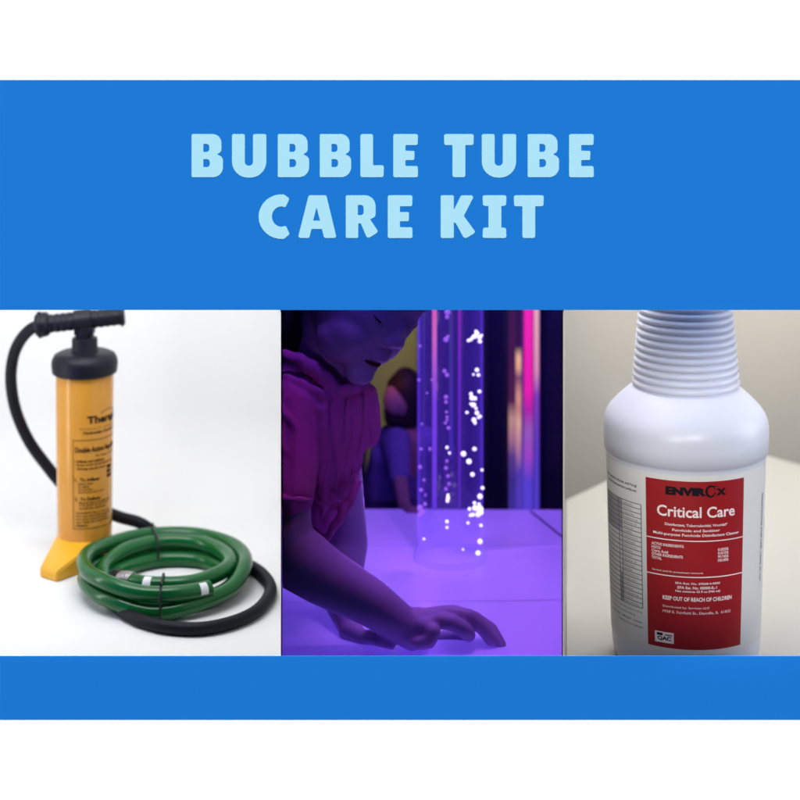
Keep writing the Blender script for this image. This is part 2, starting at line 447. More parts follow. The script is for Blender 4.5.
for a, b, c, d in ((bx0, bx1, bz1-.7, bz1), (bx0, bx1, bz0, bz0+.7), (bx0, bx0+1.1, bz0, bz1), (bx1-1.1, bx1, bz0, bz1)): W.patch(bm, a, b, c, d, .32)
W.text(bm, 'Double Action Hand Pump', az(76), az(76)+112, zp(453.2), zp(446), bold=.035)
W.text(bm, 'For large inflatables', az(96), az(96)+60, zp(457), zp(454.4), bold=.01)
for py, s, e in ((460, '\u2022 Inflates and deflates', 62), (463.8, '\u2022 Pumps on the up and down stroke', 90), (467.6, '\u2022 Strong sturdy base', 66)):
    W.text(bm, s, az(75.5), az(75.5)+e, zp(py+1.6), zp(py-1.0), bold=.03)
W.text(bm, '1.  To Inflate:', az(75.5), az(75.5)+52, zp(480.4), zp(477), bold=.03)
for py, s, e in ((482.6, 'Insert hose', 30), (485.6, 'in valve', 22), (488.6, 'and pump.', 30), (491.4, 'Stop when firm, do not over fill', 55)):
    W.text(bm, s, az(79), az(79)+e, zp(py+1.1), zp(py-1), bold=.025)
W.text(bm, '2.  To Deflate:', az(75.5), az(75.5)+54, zp(499.6), zp(496.4), bold=.03)
for py, s, e in ((501.6, 'Move the hose to the deflate side', 72), (504.4, 'of the handle and pull the air', 66), (507.2, 'out with slow full strokes.', 60)):
    W.text(bm, s, az(79.5), az(79.5)+e, zp(py+1.1), zp(py-1), bold=.025)
for py, s, e in ((512.2, 'WARNING: this is not a toy.', 78), (515.2, 'Use only with adult supervision', 88), (518.2, 'and never point at the face or', 84), (521.2, 'eyes. Keep the hose and base', 80), (524.2, 'clean.', 26)):
    W.text(bm, s, az(76.3), az(76.3)+e, zp(py+1.2), zp(py-1.1), bold=.03)
for k in range(3): W.patch(bm, az(107), az(107)+16, zp(471+k*4.6), zp(467.6+k*4.6))
from_bm('lettering', bm, M['ink'], pump, smooth=False)

# ---- green hose coil
CX, CY, RX, RY = -274, 320, 94, 106
hose = thing('green_hose', (CX, CY, -300), 'coiled green vinyl hose held by black ties, lying beside the yellow pump', 'hose')
def cp(a, s, h): return Vector((CX + RX*s*math.cos(R(a)), CY + RY*s*math.sin(R(a)), -300+h))
keys = [(-52, 1.0, 28), (-90, 1.0, 29), (-135, 1.02, 36), (-180, 1.03, 35), (-225, 1.0, 30), (-270, 1.0, 28), (-315, .98, 27), (-360, .97, 26), (-400, 1.0, 17), (-450, 1.02, 9.2), (-485, 1.02, 17), (-515, 1.02, 19),
        (-545, 1.0, 17), (-585, .98, 10), (-630, .97, 9.2), (-675, .93, 9.2), (-720, .86, 9.2), (-765, .83, 9.2), (-810, .81, 9.2), (-855, .80, 12), (-900, .80, 22), (-945, .76, 27), (-990, .75, 28),
        (-1035, .76, 27), (-1080, .78, 27), (-1125, .72, 27), (-1170, .64, 26.6), (-1205, .63, 26), (-1235, .64, 20), (-1265, .66, 12), (-1300, .66, 9.2), (-1350, .66, 9.2), (-1400, .72, 9.2), (-1425, .76, 9.2)]
def kp(ang):
    ang = max(-1425, min(-52, ang))
    for (a, s, h), (b, s2, h2) in zip(keys, keys[1:]):
        if b <= ang <= a:
            t = (a-ang)/(a-b); t2 = t*t*(3-2*t); return cp(ang, s+(s2-s)*t2, h+(h2-h)*t2)
path = [kp(-52 - i*6) for i in range(229)]
bm = bmesh.new(); sweep(bm, path, 9.0, 24)
from_bm('tube', bm, M['green'], hose)
def sleeve(name, a0, a1, r, m, rings=None, n=8, arc=None, roll=0):
    bm = bmesh.new(); pts = [kp(a0+(a1-a0)*i/n) for i in range(n+1)]
    sweep(bm, pts, (lambda t: r*(1+ (rings or 0)*math.sin(t*rings_n))) if rings else r, 24)
    return from_bm(name, bm, m, hose)
rings_n = 30
sleeve('coupling', -1203, -1222, 9.9, M['steel'], .05, 24)
sleeve('connector', -1222, -1240, 9.5, M['navy'])
sleeve('end_rim', -52, -53.5, 9.3, M['green'])
def sticker(ang0, ang1, w0, w1):
    bm = bmesh.new(); n = 6; g = []
    for i in range(n+1):
        a = ang0 + (ang1-ang0)*i/n; p = kp(a); T = (kp(a-1)-kp(a+1)).normalized()
        up = Vector((0, 0, 1)); out = T.cross(up).normalized()
        if (p+out-Vector((CX, CY, p.z))).length < (p-Vector((CX, CY, p.z))).length: out = -out
        g.append([bm.verts.new(p + 9.25*(math.cos(R(b))*out + math.sin(R(b))*up)) for b in [w0+(w1-w0)*j/8 for j in range(9)]])
    for i in range(n):
        for j in range(8): bm.faces.new((g[i][j], g[i+1][j], g[i+1][j+1], g[i][j+1]))
    return from_bm('sticker', bm, M['paper'], hose)
sticker(-55.5, -60.5, -15, 75); sticker(-1178, -1186, -10, 80)
def tie(ang, rin, rout, ztop):
    bm = bmesh.new(); d = Vector((math.cos(R(ang))*RX, math.sin(R(ang))*RY, 0)); c = Vector((CX, CY, 0))
    L = d.length; ri, ro = rin*L-10.5, rout*L+10.5; dn = d.normalized()
    pts = []
    for k in range(49):
        t = 2*math.pi*k/48; cx = (ri+ro)/2 + (ro-ri)/2*math.copysign(abs(math.cos(t))**.55, math.cos(t)); z = ztop/2 + .6 + (ztop/2)*math.copysign(abs(math.sin(t))**.6, math.sin(t))
        pts.append(c + dn*cx + Vector((0, 0, -300+z)))
    sweep(bm, pts, 1.3, 8, cap=False)
    e = dn.cross(Vector((0, 0, 1)))
    k = c + dn*(ro-12) + Vector((0, 0, -300+ztop-1))
    sweep(bm, [k, k+dn*2+Vector((0, 0, 3)), k+dn*3+e*2+Vector((0, 0, 6))], 1.1, 8)
    return from_bm('cable_tie', bm, M['tie'], hose)
tie(-86, .62, 1.03, 39); tie(110, .68, 1.0, 38)

# ================================================================== MIDDLE CASE: child at a glowing table with bubble tubes
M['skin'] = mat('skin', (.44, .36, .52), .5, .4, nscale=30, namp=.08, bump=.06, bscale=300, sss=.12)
M['dress'] = mat('pink_cotton', (.66, .15, .42), .85, .15, nscale=25, namp=.15, bump=.15, bscale=900)
M['hair'] = mat('dark_hair', (.012, .008, .012), .6, .3, bump=.6, bscale=250)
M['mouth'] = mat('mouth_inside', (.10, .02, .035), .8, .1)
M['lash'] = mat('dark_lashes', (.006, .004, .006), .8, .1)
M['eyeball'] = mat('eye_white', (.6, .58, .58), .2, .5)
M['vinyl'] = mat('white_vinyl', (.74, .74, .76), .30, .45, nscale=7, namp=.05, bump=.12, bscale=45)
M['groove'] = mat('dark_groove', (.05, .04, .07), .9, .1)
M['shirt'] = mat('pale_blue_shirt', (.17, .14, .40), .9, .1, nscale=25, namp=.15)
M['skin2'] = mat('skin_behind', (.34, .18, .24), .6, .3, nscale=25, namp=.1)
M['olive'] = mat('olive_paint', (.32, .29, .16), .95, .05, nscale=5, namp=.06)
M['curtain'] = mat('black_curtain', (.05, .04, .12), 1, 0, nscale=8, namp=.5)

xa = lambda px, Y: (px-400)*(DC+Y)/DC
o = prism('floor', [(xa(281, 7)+1, 7), (xa(563, 7)-1, 7), (xa(563, YB)-1, YB), (xa(281, YB)+1, YB)], -910, -900, M['black']); tag(o, 'dark floor of the middle case', None, 'structure')
o = prism('ceiling', [(xa(281, 7)+1, 7), (xa(563, 7)-1, 7), (xa(563, YB)-1, YB), (xa(281, YB)+1, YB)], 505, 515, M['black']); tag(o, 'dark ceiling of the middle case', None, 'structure')
o = prism('wall', [(xa(281, YB)+1, YB+1), (xa(563, YB)-1, YB+1), (xa(563, YB)-1, YB+9), (xa(281, YB)+1, YB+9)], -900, 505, M['olive']); tag(o, 'olive wall far behind the children', None, 'structure')
o = prism('wall', [(xa(281, 7)+1, 6.5), (xa(563, 7)-1, 6.5), (xa(563, 7)-1, 9), (xa(281, 7)+1, 9)], -900, -331, M['black']); tag(o, 'black front wall under the middle opening', None, 'structure')
# black curtain in front of the olive wall, right half
bm = bmesh.new(); n = 120; prev = None
for i in range(n+1):
    px = 417.5 + (562.2-417.5)*i/n; Y = 1150 + 5*math.sin(i*.31) + 2*math.sin(i*.71+1)
    q = [bm.verts.new((xa(px, 1150), Y, z)) for z in (-895, -300, 500)]
    if prev:
        for k in range(2): bm.faces.new((prev[k], q[k], q[k+1], prev[k+1]))
    prev = q
bmesh.ops.solidify(bm, geom=bm.faces[:], thickness=3)
o = from_bm('curtain', bm, M['curtain']); tag(o, 'black pleated curtain hanging behind the bubble tubes', 'curtain')

bm = bmesh.new(); prev = None
for i in range(61):
    px = 281.4 + (366-281.4)*i/60; Y = 1190 + 12*math.sin(i*.62)
    q = [bm.verts.new((xa(px, 1190), Y, z)) for z in (-895, -300, 500)]
    if prev:
        for k in range(2): bm.faces.new((prev[k], q[k], q[k+1], prev[k+1]))
    prev = q
bmesh.ops.solidify(bm, geom=bm.faces[:], thickness=3)
o = from_bm('curtain', bm, M['curtain']); tag(o, 'black curtain at the left, mostly hidden behind the leaning toddler', 'curtain')
# glowing play table
TB = 611
tbl = thing('play_table', (xa(422, 340), 340, -345), 'low white vinyl play table lit purple, under the child\'s hands and the bubble tube', 'table')
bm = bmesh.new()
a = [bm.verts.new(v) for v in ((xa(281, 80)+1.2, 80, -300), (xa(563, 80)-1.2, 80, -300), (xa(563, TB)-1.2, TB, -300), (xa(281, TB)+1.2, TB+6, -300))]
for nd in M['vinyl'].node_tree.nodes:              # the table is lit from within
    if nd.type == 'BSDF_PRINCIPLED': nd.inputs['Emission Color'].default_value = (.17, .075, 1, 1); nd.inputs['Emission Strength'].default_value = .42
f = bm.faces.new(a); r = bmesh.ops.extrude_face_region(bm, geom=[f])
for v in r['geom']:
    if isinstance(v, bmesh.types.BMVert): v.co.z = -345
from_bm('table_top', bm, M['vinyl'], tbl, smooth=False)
bm = bmesh.new()
def strip(bm, p, q, w, z):
    d = (q-p).normalized(); e = Vector((-d.y, d.x, 0))*w/2
    vs = [bm.verts.new((v.x, v.y, z)) for v in (p-e, q-e, q+e, p+e)]; bm.faces.new(vs)
strip(bm, F(530, 511, -300), F(562, 537, -300), 3.6, -299.6)
from_bm('seam', bm, M['groove'], tbl, smooth=False)
M['groove2'] = mat('soft_groove', (.66, .65, .68), .6, .3)
bm = bmesh.new(); strip(bm, F(283, 602.5, -300), F(562, 600.5, -300), 2.2, -299.7)
from_bm('seam', bm, M['groove2'], tbl, smooth=False)
bm = bmesh.new(); strip(bm, F(366, 546, -300), F(562, 544.5, -300), 2.0, -299.7)
from_bm('seam', bm, M['groove2'], tbl, smooth=False)
bm = bmesh.new(); box(bm, xa(300, 200), xa(310, 200), 190, 215, -900, -345.5); box(bm, xa(530, 200), xa(540, 200), 190, 215, -900, -345.5)
box(bm, xa(300, 560), xa(310, 560), 550, 575, -900, -345.5); box(bm, xa(530, 560), xa(540, 560), 550, 575, -900, -345.5)
for i, e in enumerate(((300, 200), (530, 200), (300, 560), (530, 560))):
    b2 = bmesh.new(); x = xa(e[0], e[1]); box(b2, x, x+18, e[1]-9, e[1]+9, -899.5, -345.5, 1); from_bm('leg', b2, M['groove'], tbl)
bm.free()

# bubble tubes
M['wall_glow'] = glow_volume('acrylic_glow', (.13, .045, 1.0), 19, .05)
M['water_glow'] = glow_volume('water_glow', (.10, .035, .80), 1.15)
M['bub'] = emit_mat('bubble_glow', [(0, (.66, .48, 1)), (1, (.95, .88, 1))], 1.9)  # glow put into the bubbles for the light they catch
M['bub2'] = emit_mat('dim_bubble_glow', [(0, (.30, .08, .9)), (1, (.40, .15, 1))], 1.0)
M['strip1'] = emit_mat('magenta_reflection', [(0, (.12, .04, .7)), (.30, (.18, .05, .75)), (.48, (.62, .14, .50)), (.62, (.75, .10, .45)), (.78, (.85, .02, .45)), (1, (.9, .05, .5))], 1.0)  # glowing colours that paint the reflections inside the tube
M['strip2'] = emit_mat('purple_reflection', [(0, (.10, .03, .6)), (.4, (.20, .03, .7)), (.7, (.42, .03, .55)), (1, (.55, .05, .5))], .75)
M['strip3'] = emit_mat('dim_reflection', [(0, (.08, .03, .6)), (.45, (.07, .05, .35)), (.7, (.14, .12, .24)), (1, (.10, .05, .4))], .6)
def tube(cx, cy, r, z0, z1, wt, m, parent, name='tube_wall'):
    bm = bmesh.new()
    lathe(bm, [(r-wt, z0), (r, z0), (r, z1), (r-wt, z1), (r-wt, z0)], cx, cy, 96)
    bmesh.ops.remove_doubles(bm, verts=bm.verts[:], dist=.001)
    return from_bm(name, bm, m, parent)
T1X, T1Y, T1R = 62, 420, 41.2
tb = thing('bubble_tube', (T1X, T1Y, -300), 'clear glowing bubble tube with bright white bubbles, standing on the table', 'bubble tube')
tube(T1X, T1Y, T1R, -299.6, 480, 3.0, M['wall_glow'], tb)
bm = bmesh.new(); lathe(bm, [(0, -299), (T1R-3.6, -299), (T1R-3.6, 470), (0, 470)], T1X, T1Y, 64); from_bm('water', bm, M['water_glow'], tb)
def rod(px, w, m, parent, X, Y, z0, z1, dy=0):  # glowing rod added in place of a reflection line in the tube
    bm = bmesh.new(); x = xa(px, Y+dy); r = w/2*(DC+Y)/DC
    lathe(bm, [(0, z0), (r, z0), (r, z1), (0, z1)], x, Y+dy, 20); return from_bm('reflection_rod', bm, m, parent)
rod(434.5, 4.6, M['strip1'], tb, T1X, T1Y, -240, 200); rod(459.5, 2.6, M['strip2'], tb, T1X, T1Y, -240, 200); rod(451, 4, M['strip3'], tb, T1X, T1Y, -180, 200, 16)
rod(424, 1.2, M['strip3'], tb, T1X, T1Y, -240, 200)
bm = bmesh.new(); lathe(bm, [(T1R+.3, -299.8), (T1R+4, -299.8), (T1R+4, -294), (T1R+.3, -294), (T1R+.3, -299.8)], T1X, T1Y, 64)
bmesh.ops.remove_doubles(bm, verts=bm.verts[:], dist=.001)
M['clear'] = glow_volume('clear_collar', (.35, .25, 1), 7, .10); from_bm('base_collar', bm, M['clear'], tb)
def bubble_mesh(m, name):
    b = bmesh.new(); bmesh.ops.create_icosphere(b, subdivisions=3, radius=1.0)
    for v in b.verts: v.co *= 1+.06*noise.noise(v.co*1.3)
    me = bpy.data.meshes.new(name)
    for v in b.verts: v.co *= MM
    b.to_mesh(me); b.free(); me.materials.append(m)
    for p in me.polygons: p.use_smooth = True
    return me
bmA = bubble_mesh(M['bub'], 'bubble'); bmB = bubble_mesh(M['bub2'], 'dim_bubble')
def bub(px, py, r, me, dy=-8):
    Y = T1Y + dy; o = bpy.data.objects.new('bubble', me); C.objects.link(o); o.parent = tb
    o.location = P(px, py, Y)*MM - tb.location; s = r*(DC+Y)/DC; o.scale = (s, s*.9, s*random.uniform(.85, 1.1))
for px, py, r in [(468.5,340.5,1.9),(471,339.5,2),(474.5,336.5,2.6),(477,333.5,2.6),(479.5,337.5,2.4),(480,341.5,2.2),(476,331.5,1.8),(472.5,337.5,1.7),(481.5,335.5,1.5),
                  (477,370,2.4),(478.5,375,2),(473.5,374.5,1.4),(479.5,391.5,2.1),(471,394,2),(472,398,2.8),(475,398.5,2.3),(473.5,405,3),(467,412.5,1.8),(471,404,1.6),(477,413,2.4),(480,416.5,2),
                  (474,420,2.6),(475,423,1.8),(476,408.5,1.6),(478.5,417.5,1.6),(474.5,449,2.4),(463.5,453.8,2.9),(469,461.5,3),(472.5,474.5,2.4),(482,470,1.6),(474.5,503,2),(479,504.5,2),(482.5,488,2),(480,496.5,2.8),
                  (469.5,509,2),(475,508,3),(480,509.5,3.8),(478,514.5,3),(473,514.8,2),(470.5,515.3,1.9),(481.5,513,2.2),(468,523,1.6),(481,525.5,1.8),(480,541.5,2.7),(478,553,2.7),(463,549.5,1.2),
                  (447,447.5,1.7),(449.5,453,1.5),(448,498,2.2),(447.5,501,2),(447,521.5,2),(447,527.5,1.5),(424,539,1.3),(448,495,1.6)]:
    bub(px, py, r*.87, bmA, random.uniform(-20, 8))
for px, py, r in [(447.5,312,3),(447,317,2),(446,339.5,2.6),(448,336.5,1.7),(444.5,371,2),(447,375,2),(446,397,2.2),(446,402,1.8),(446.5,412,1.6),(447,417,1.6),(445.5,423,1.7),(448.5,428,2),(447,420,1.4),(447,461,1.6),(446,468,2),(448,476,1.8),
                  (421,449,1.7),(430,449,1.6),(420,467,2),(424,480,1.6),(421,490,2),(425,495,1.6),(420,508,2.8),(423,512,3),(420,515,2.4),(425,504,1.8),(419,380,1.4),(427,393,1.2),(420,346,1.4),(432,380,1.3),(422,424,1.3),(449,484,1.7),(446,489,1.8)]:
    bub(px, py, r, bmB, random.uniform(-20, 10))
# second tube, behind the table
T2Y = 700; T2X = xa(524.5, T2Y); T2R = 16*(DC+T2Y)/DC
tb2 = thing('bubble_tube', (T2X, T2Y, -900), 'slimmer bubble tube with a wide magenta glow, behind the table at right', 'bubble tube')
M['wall_glow2'] = glow_volume('acrylic_glow_dim', (.12, .04, .8), 5, .04)
M['water_glow2'] = glow_volume('water_glow_dim', (.10, .035, .5), 1.8)
tube(T2X, T2Y, T2R, -899, 480, 2.4, M['wall_glow2'], tb2)
bm = bmesh.new(); lathe(bm, [(0, -898), (T2R-3, -898), (T2R-3, 470), (0, 470)], T2X, T2Y, 64); from_bm('water', bm, M['water_glow2'], tb2)
ramp_h = lambda py: (P(0, py, T2Y).z+420)/(560)
def tstop(l): return sorted([(max(0, min(1, ramp_h(py))), c) for py, c in l])
dk = (.03, .008, .06); bl = (.09, .05, .62)
def rod2(px, w, stops, st, dy):  # glowing rods that paint this tube's reflections and warm highlights
    m = emit_mat('tube_reflection', tstop(stops), st); bm = bmesh.new(); Y = T2Y+dy; r = w/2*(DC+Y)/DC
    lathe(bm, [(0, -420), (r, -420), (r, 140), (0, 140)], xa(px, Y), Y, 20); from_bm('reflection_rod', bm, m, tb2)
rod2(528.5, 9, [(312,(.95,.02,.50)),(390,(.85,.015,.42)),(410,(.45,.02,.40)),(430,(.30,.10,.5)),(455,(.35,.06,.55)),(480,bl),(540,bl)], 1.0, 4)
rod2(536.5, 5, [(312,(.95,.45,.55)),(370,(.8,.30,.55)),(395,(.25,.05,.55)),(430,(.15,.05,.55)),(470,bl),(540,bl)], .95, 2)
rod2(518.5, 5.5, [(312,dk),(345,dk),(356,(.9,.5,.32)),(366,(.85,.42,.28)),(376,(.2,.06,.15)),(395,(.75,.32,.25)),(408,(.6,.22,.22)),(420,(.75,.4,.3)),(445,(.5,.2,.3)),(470,(.08,.04,.4)),(540,bl)], .95, -6)
rod2(512, 7, [(312,(.06,.012,.09)),(400,(.09,.015,.08)),(418,(.6,.33,.3)),(436,(.5,.2,.3)),(455,(.12,.05,.3)),(480,(.05,.03,.3)),(540,(.07,.04,.45))], .8, -2)
rod2(523, 15, [(312,(.10,.01,.12)),(420,(.12,.02,.2)),(440,(.10,.03,.3)),(480,bl),(540,bl)], .7, 14)

# ---- the child
eyes = Vector((3, 160, 50)); K = 1.15
f = Vector((.60, -.62, -.50)).normalized(); u = Vector((.42, 0, .9)); u = (u - u.dot(f)*f).normalized(); s = f.cross(u)
if s.y > 0: s = -s                                 # s points to the near side
Hc = eyes - f*62*K - u*6
H = lambda a, b, c: Hc + (f*a + u*b + s*c)*K
person = thing('person', (-200, 230, -300), 'toddler in a pink gathered dress leaning over the table, palm resting on it', 'person')
cutn = Vector((1, 119/DC, 0)).normalized(); cutp = Vector((xa(281, 0)+1.6, 0, 0))
cut = (cutp, cutn)
bm = bmesh.new(); AX = (f, u, s)
add_ell(bm, H(-8, 22, 0), AX, (78*K, 72*K, 64*K))
add_ell(bm, H(18, -10, 0), AX, (52*K, 56*K, 55*K))
add_ell(bm, H(30, -40, 0), AX, (36*K, 32*K, 36*K))
for q in (1, -1):
    add_ell(bm, H(36, -32, q*23), AX, (27*K, 28*K, 27*K))
    add_ell(bm, H(33, -43, q*25), AX, (25*K, 25*K, 24*K))
    add_ell(bm, H(55, 17, q*20), AX, (9*K, 6*K, 16*K))
    add_ell(bm, H(70, -19, q*8), AX, (7*K, 5.5*K, 6*K))        # nostril wings
    add_ell(bm, H(53, 1, q*24), AX, (9*K, 8*K, 12*K))          # eyelids
add_ell(bm, H(42, 30, 0), AX, (20*K, 26*K, 34*K))
add_ell(bm, H(57, -64, 0), AX, (14*K, 13*K, 17*K)); add_ell(bm, H(46, -48, 0), AX, (21*K, 22*K, 26*K))
add_hull(bm, [(H(56, 6, 0), 7*K), (H(66, -8, 0), 8.5*K)]); add_ell(bm, H(69, -15, 0), AX, (10.5*K, 9*K, 10.5*K)); add_ell(bm, H(40, -4, 0), AX, (26*K, 30*K, 36*K))
add_ell(bm, H(62, -34, 0), AX, (10*K, 7*K, 17*K))              # upper lip mound
add_ell(bm, H(67.5, -39.5, 0), AX, (6*K, 3.6*K, 14*K))
add_ell(bm, H(64, -53, 0), AX, (6*K, 4.2*K, 11*K))
add_ell(bm, H(58, -57, 0), AX, (9*K, 7*K, 16*K))
add_ell(bm, H(-14, -8, 62), (f, u, s), (11*K, 16*K, 5*K)); add_ell(bm, H(-14, -8, -62), (f, u, s), (11*K, 16*K, 5*K))
neckb = P(318, 400, 225)
add_hull(bm, [(H(-18, -30, 0), 40), (neckb, 34)])
add_hull(bm, [(P(318, 410, 225), 42), (P(300, 500, 250), 38)]); add_hull(bm, [(P(300, 500, 250), 38), (P(250, 560, 280), 46)])
# near (right) arm
sh, el, wr = P(288, 425, 165), P(279, 545, 122), P(404, 626, 133)
add_hull(bm, [(sh, 32), (P(280, 510, 130), 33.5)]); add_hull(bm, [(P(280, 510, 130), 33.5), (el, 36)])
add_hull(bm, [(el, 36.5), (P(322, 575, 124), 31)]); add_hull(bm, [(P(322, 575, 124), 31), (P(370, 602, 128), 25)]); add_hull(bm, [(P(370, 602, 128), 25), (wr, 19.5)])
# far arm straight down to the table
add_hull(bm, [(P(333, 430, 275), 30), (P(344, 545, 262), 27.5)]); add_hull(bm, [(P(344, 545, 262), 27.5), (P(341, 600, 220), 20)]); add_hull(bm, [(P(341, 600, 220), 20), (P(352, 632, 168), 13)])
add_hull(bm, [(P(350, 632, 168), 13), (P(364, 640, 152), 9)])
for q, (x, dy) in enumerate(((391, -10), (389, 2), (384, 14), (375, 24))):
    a = P(362, 638, 156+q*5); b2 = F((x+366)/2, 641.5-q*2.5, -289.5); c2 = F(x, 645.8-q*3, -293.6)
    add_hull(bm, [(a, 6.6), (b2, 6)]); add_hull(bm, [(b2, 6), (c2, 5)])
# near hand: palm arched on the table, four fingers reaching right, little finger curled nearest
add_hull(bm, [(wr, 19.5), (P(419, 622, 136), 15.5)])
knn = [P(426, 627, 122), P(437, 619.5, 131), P(446, 614.5, 142), P(453, 614, 153)]
for k in knn: add_hull(bm, [(P(412, 625, 136), 16), (k, 10.2)])
for a, b2 in zip(knn, knn[1:]): add_hull(bm, [(a, 10), (b2, 10)])
def finger(pts, r0, r1):
    n = len(pts)-1
    for i in range(n):
        ra = r0+(r1-r0)*i/n; rb = r0+(r1-r0)*(i+1)/n
        add_hull(bm, [(pts[i], ra), (pts[i+1], rb)])
finger([knn[0], P(433, 632, 114), P(429, 641, 112), P(419, 643, 113)], 9.2, 7.6)                 # little finger, curled under
finger([knn[1], P(452, 622.5, 124), P(464, 630, 124), P(469, 635, 128)], 9.6, 7.6)             # ring finger
finger([knn[2], P(469, 617, 140), P(483, 628, 140), P(491, 640, 138)], 9.8, 7.2)
finger([knn[3], P(474, 619, 158), P(491, 630, 152), P(500.5, 645, 142)], 10, 6.8)            # longest, its tip on the table
finger([P(410, 634, 140), P(420, 640, 158), P(434, 640, 166), P(452, 638, 166), P(468, 638, 162)], 12, 8)      # thumb, under the palm
# heel of the hand resting on the table
add_hull(bm, [(P(404, 634, 126), 13), (P(412, 641, 124), 10.5)])
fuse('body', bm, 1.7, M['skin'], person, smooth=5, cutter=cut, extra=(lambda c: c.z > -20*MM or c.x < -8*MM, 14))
# face details
def ellpart(name, m, c, rads, axes=AX):
    b = bmesh.new(); add_ell(b, c, axes, rads); return from_bm(name, b, m, person)
ellpart('mouth', M['mouth'], H(63.5, -46.5, 2), (7*K, 2.8*K, 12*K))
for q in (1, -1):
    b = bmesh.new()
    pts = [H(62.0-abs(t)*abs(t)*5, -1.0-3.5*(1-t*t), q*24+t*12) for t in [i/6-1 for i in range(13)]]
    sweep(b, pts, lambda z: .35+.75*math.sin(math.pi*z), 8)
    for t in (-.2, .15, .45, .75):
        p0 = H(62.0-t*t*5, -1.0-3.5*(1-t*t), q*24+t*12); sweep(b, [p0, p0 + (f*4.5 - u*3 + s*t*3)], lambda z: .45-.3*z, 6)
    from_bm('eyelashes', b, M['lash'], person)
    b = bmesh.new(); pts = [H(64-t*t*5, 21+2.5*(1-t*t), q*23+t*15) for t in [i/6-1 for i in range(13)]]
    sweep(b, pts, lambda z: 1.8*math.sin(math.pi*(.1+.8*z)), 8); from_bm('eyebrow', b, M['hair'], person)
b = bmesh.new()
add_ell(b, H(-22, 30, 0), AX, (78*K, 76*K, 67*K)); add_ell(b, H(-60, 0, 20), AX, (40*K, 46*K, 46*K)); add_hull(b, [(P(276, 325, 225), 38), (P(300, 330, 240), 36)])
for i in range(40):
    a = random.uniform(-1, 1); t0 = H(-70+random.uniform(-6, 6), 10+random.uniform(-40, 30), a*50)
    add_hull(b, [(t0, 8), (t0 - u*random.uniform(16, 34) + f*6, 3)])
M['hair_disp'] = None
fuse('hair', b, 2.4, M['hair'], person, smooth=3, cutter=cut, disp=lambda c: 2.2*math.sin(c.dot(s)*.5 + 3*noise.noise(c*.03)))
# dress
b = bmesh.new()
add_hull(b, [(P(322, 412, 225), 46), (P(322, 480, 232), 44)]); add_hull(b, [(P(322, 480, 232), 44), (P(321, 531, 215), 8), (P(300, 520, 235), 30)])
add_hull(b, [(P(268, 402, 215), 50), (P(322, 412, 225), 44)]); add_hull(b, [(P(265, 470, 225), 60), (P(270, 400, 215), 50), (P(300, 490, 230), 40)])
add_hull(b, [(P(287, 408, 165), 41), (P(276, 487, 130), 42)]); add_hull(b, [(P(289, 408, 165), 35), (P(300, 410, 190), 38)])
add_hull(b, [(P(350, 402, 205), 22), (P(358, 396, 212), 16), (P(346, 440, 215), 22)]); add_hull(b, [(P(346, 440, 215), 22), (P(337, 488, 218), 22), (P(325, 470, 222), 30)])
def fold(pts, r0, r1=None):
    c = catmull(pts, 8); r1 = r0 if r1 is None else r1; t = bmesh.new()
    sweep(t, c, lambda z: (r0+(r1-r0)*z)*(.55+.45*math.sin(math.pi*min(1, z*1.0))), 10)
    me = bpy.data.meshes.new('t'); t.to_mesh(me); t.free(); b.from_mesh(me); bpy.data.meshes.remove(me)
fold([P(262, 352, 165), P(290, 357, 158), P(315, 370, 160), P(332, 386, 166), P(338, 404, 172), P(330, 425, 170), P(316, 450, 168)], 11, 7)
fold([P(262, 385, 160), P(290, 392, 140), P(315, 408, 145), P(330, 420, 160)], 8, 6)
fold([P(262, 372, 165), P(292, 380, 148), P(318, 392, 150), P(334, 402, 165)], 6, 6)
fold([P(275, 402, 128), P(292, 425, 122), P(307, 450, 128), P(310, 480, 120)], 6, 7)
fold([P(262, 420, 120), P(280, 445, 110), P(300, 470, 108)], 5, 5)
fold([P(270, 497, 86), P(285, 499, 85), P(302, 500, 90), P(314, 499, 108)], 3.6, 3.6)         # sleeve hem
fold([P(325, 386, 172), P(338, 390, 166), P(354, 389, 168), P(366, 386, 178), P(373, 388, 194)], 6.5, 6)   # gathered neck edge
for i, (x0, x1, x2, yb) in enumerate(((326, 322, 318, 500), (333, 329, 326, 520), (341, 337, 330, 515), (350, 346, 338, 505), (358, 356, 347, 500), (366, 366, 356, 488), (373, 374, 363, 470))):
    dy = i*5; fold([P(x0, 388, 166+dy), P((x0+x1)/2+1, 410, 153+dy+(i%2)*6), P(x1, 440, 155+dy), P(x2, yb-30, 163+dy), P(x2-4, yb, 182+dy)], 7.5, 5)
fold([P(318, 425, 165), P(318, 470, 168), P(340, 500, 178), P(352, 480, 185)], 4, 3)
fold([P(314, 500, 178), P(326, 504, 172), P(342, 492, 178), P(360, 462, 200)], 4, 4)
fold([P(360, 480, 206), P(347, 506, 196), P(332, 530, 188), P(327, 540, 190)], 7, 5)
fold([P(310, 528, 190), P(320, 538, 186), P(328, 541, 190)], 8, 6)
dress = fuse('dress', b, 1.9, M['dress'], person, smooth=5, cutter=cut,
     disp=lambda c: .7*math.sin(c.x*.40 + c.z*.06 + 3*noise.noise(Vector((c.x*.012, c.y*.012, c.z*.01)))) + 2.2*noise.noise(Vector((c.x*.035, c.y*.035, c.z*.014))))

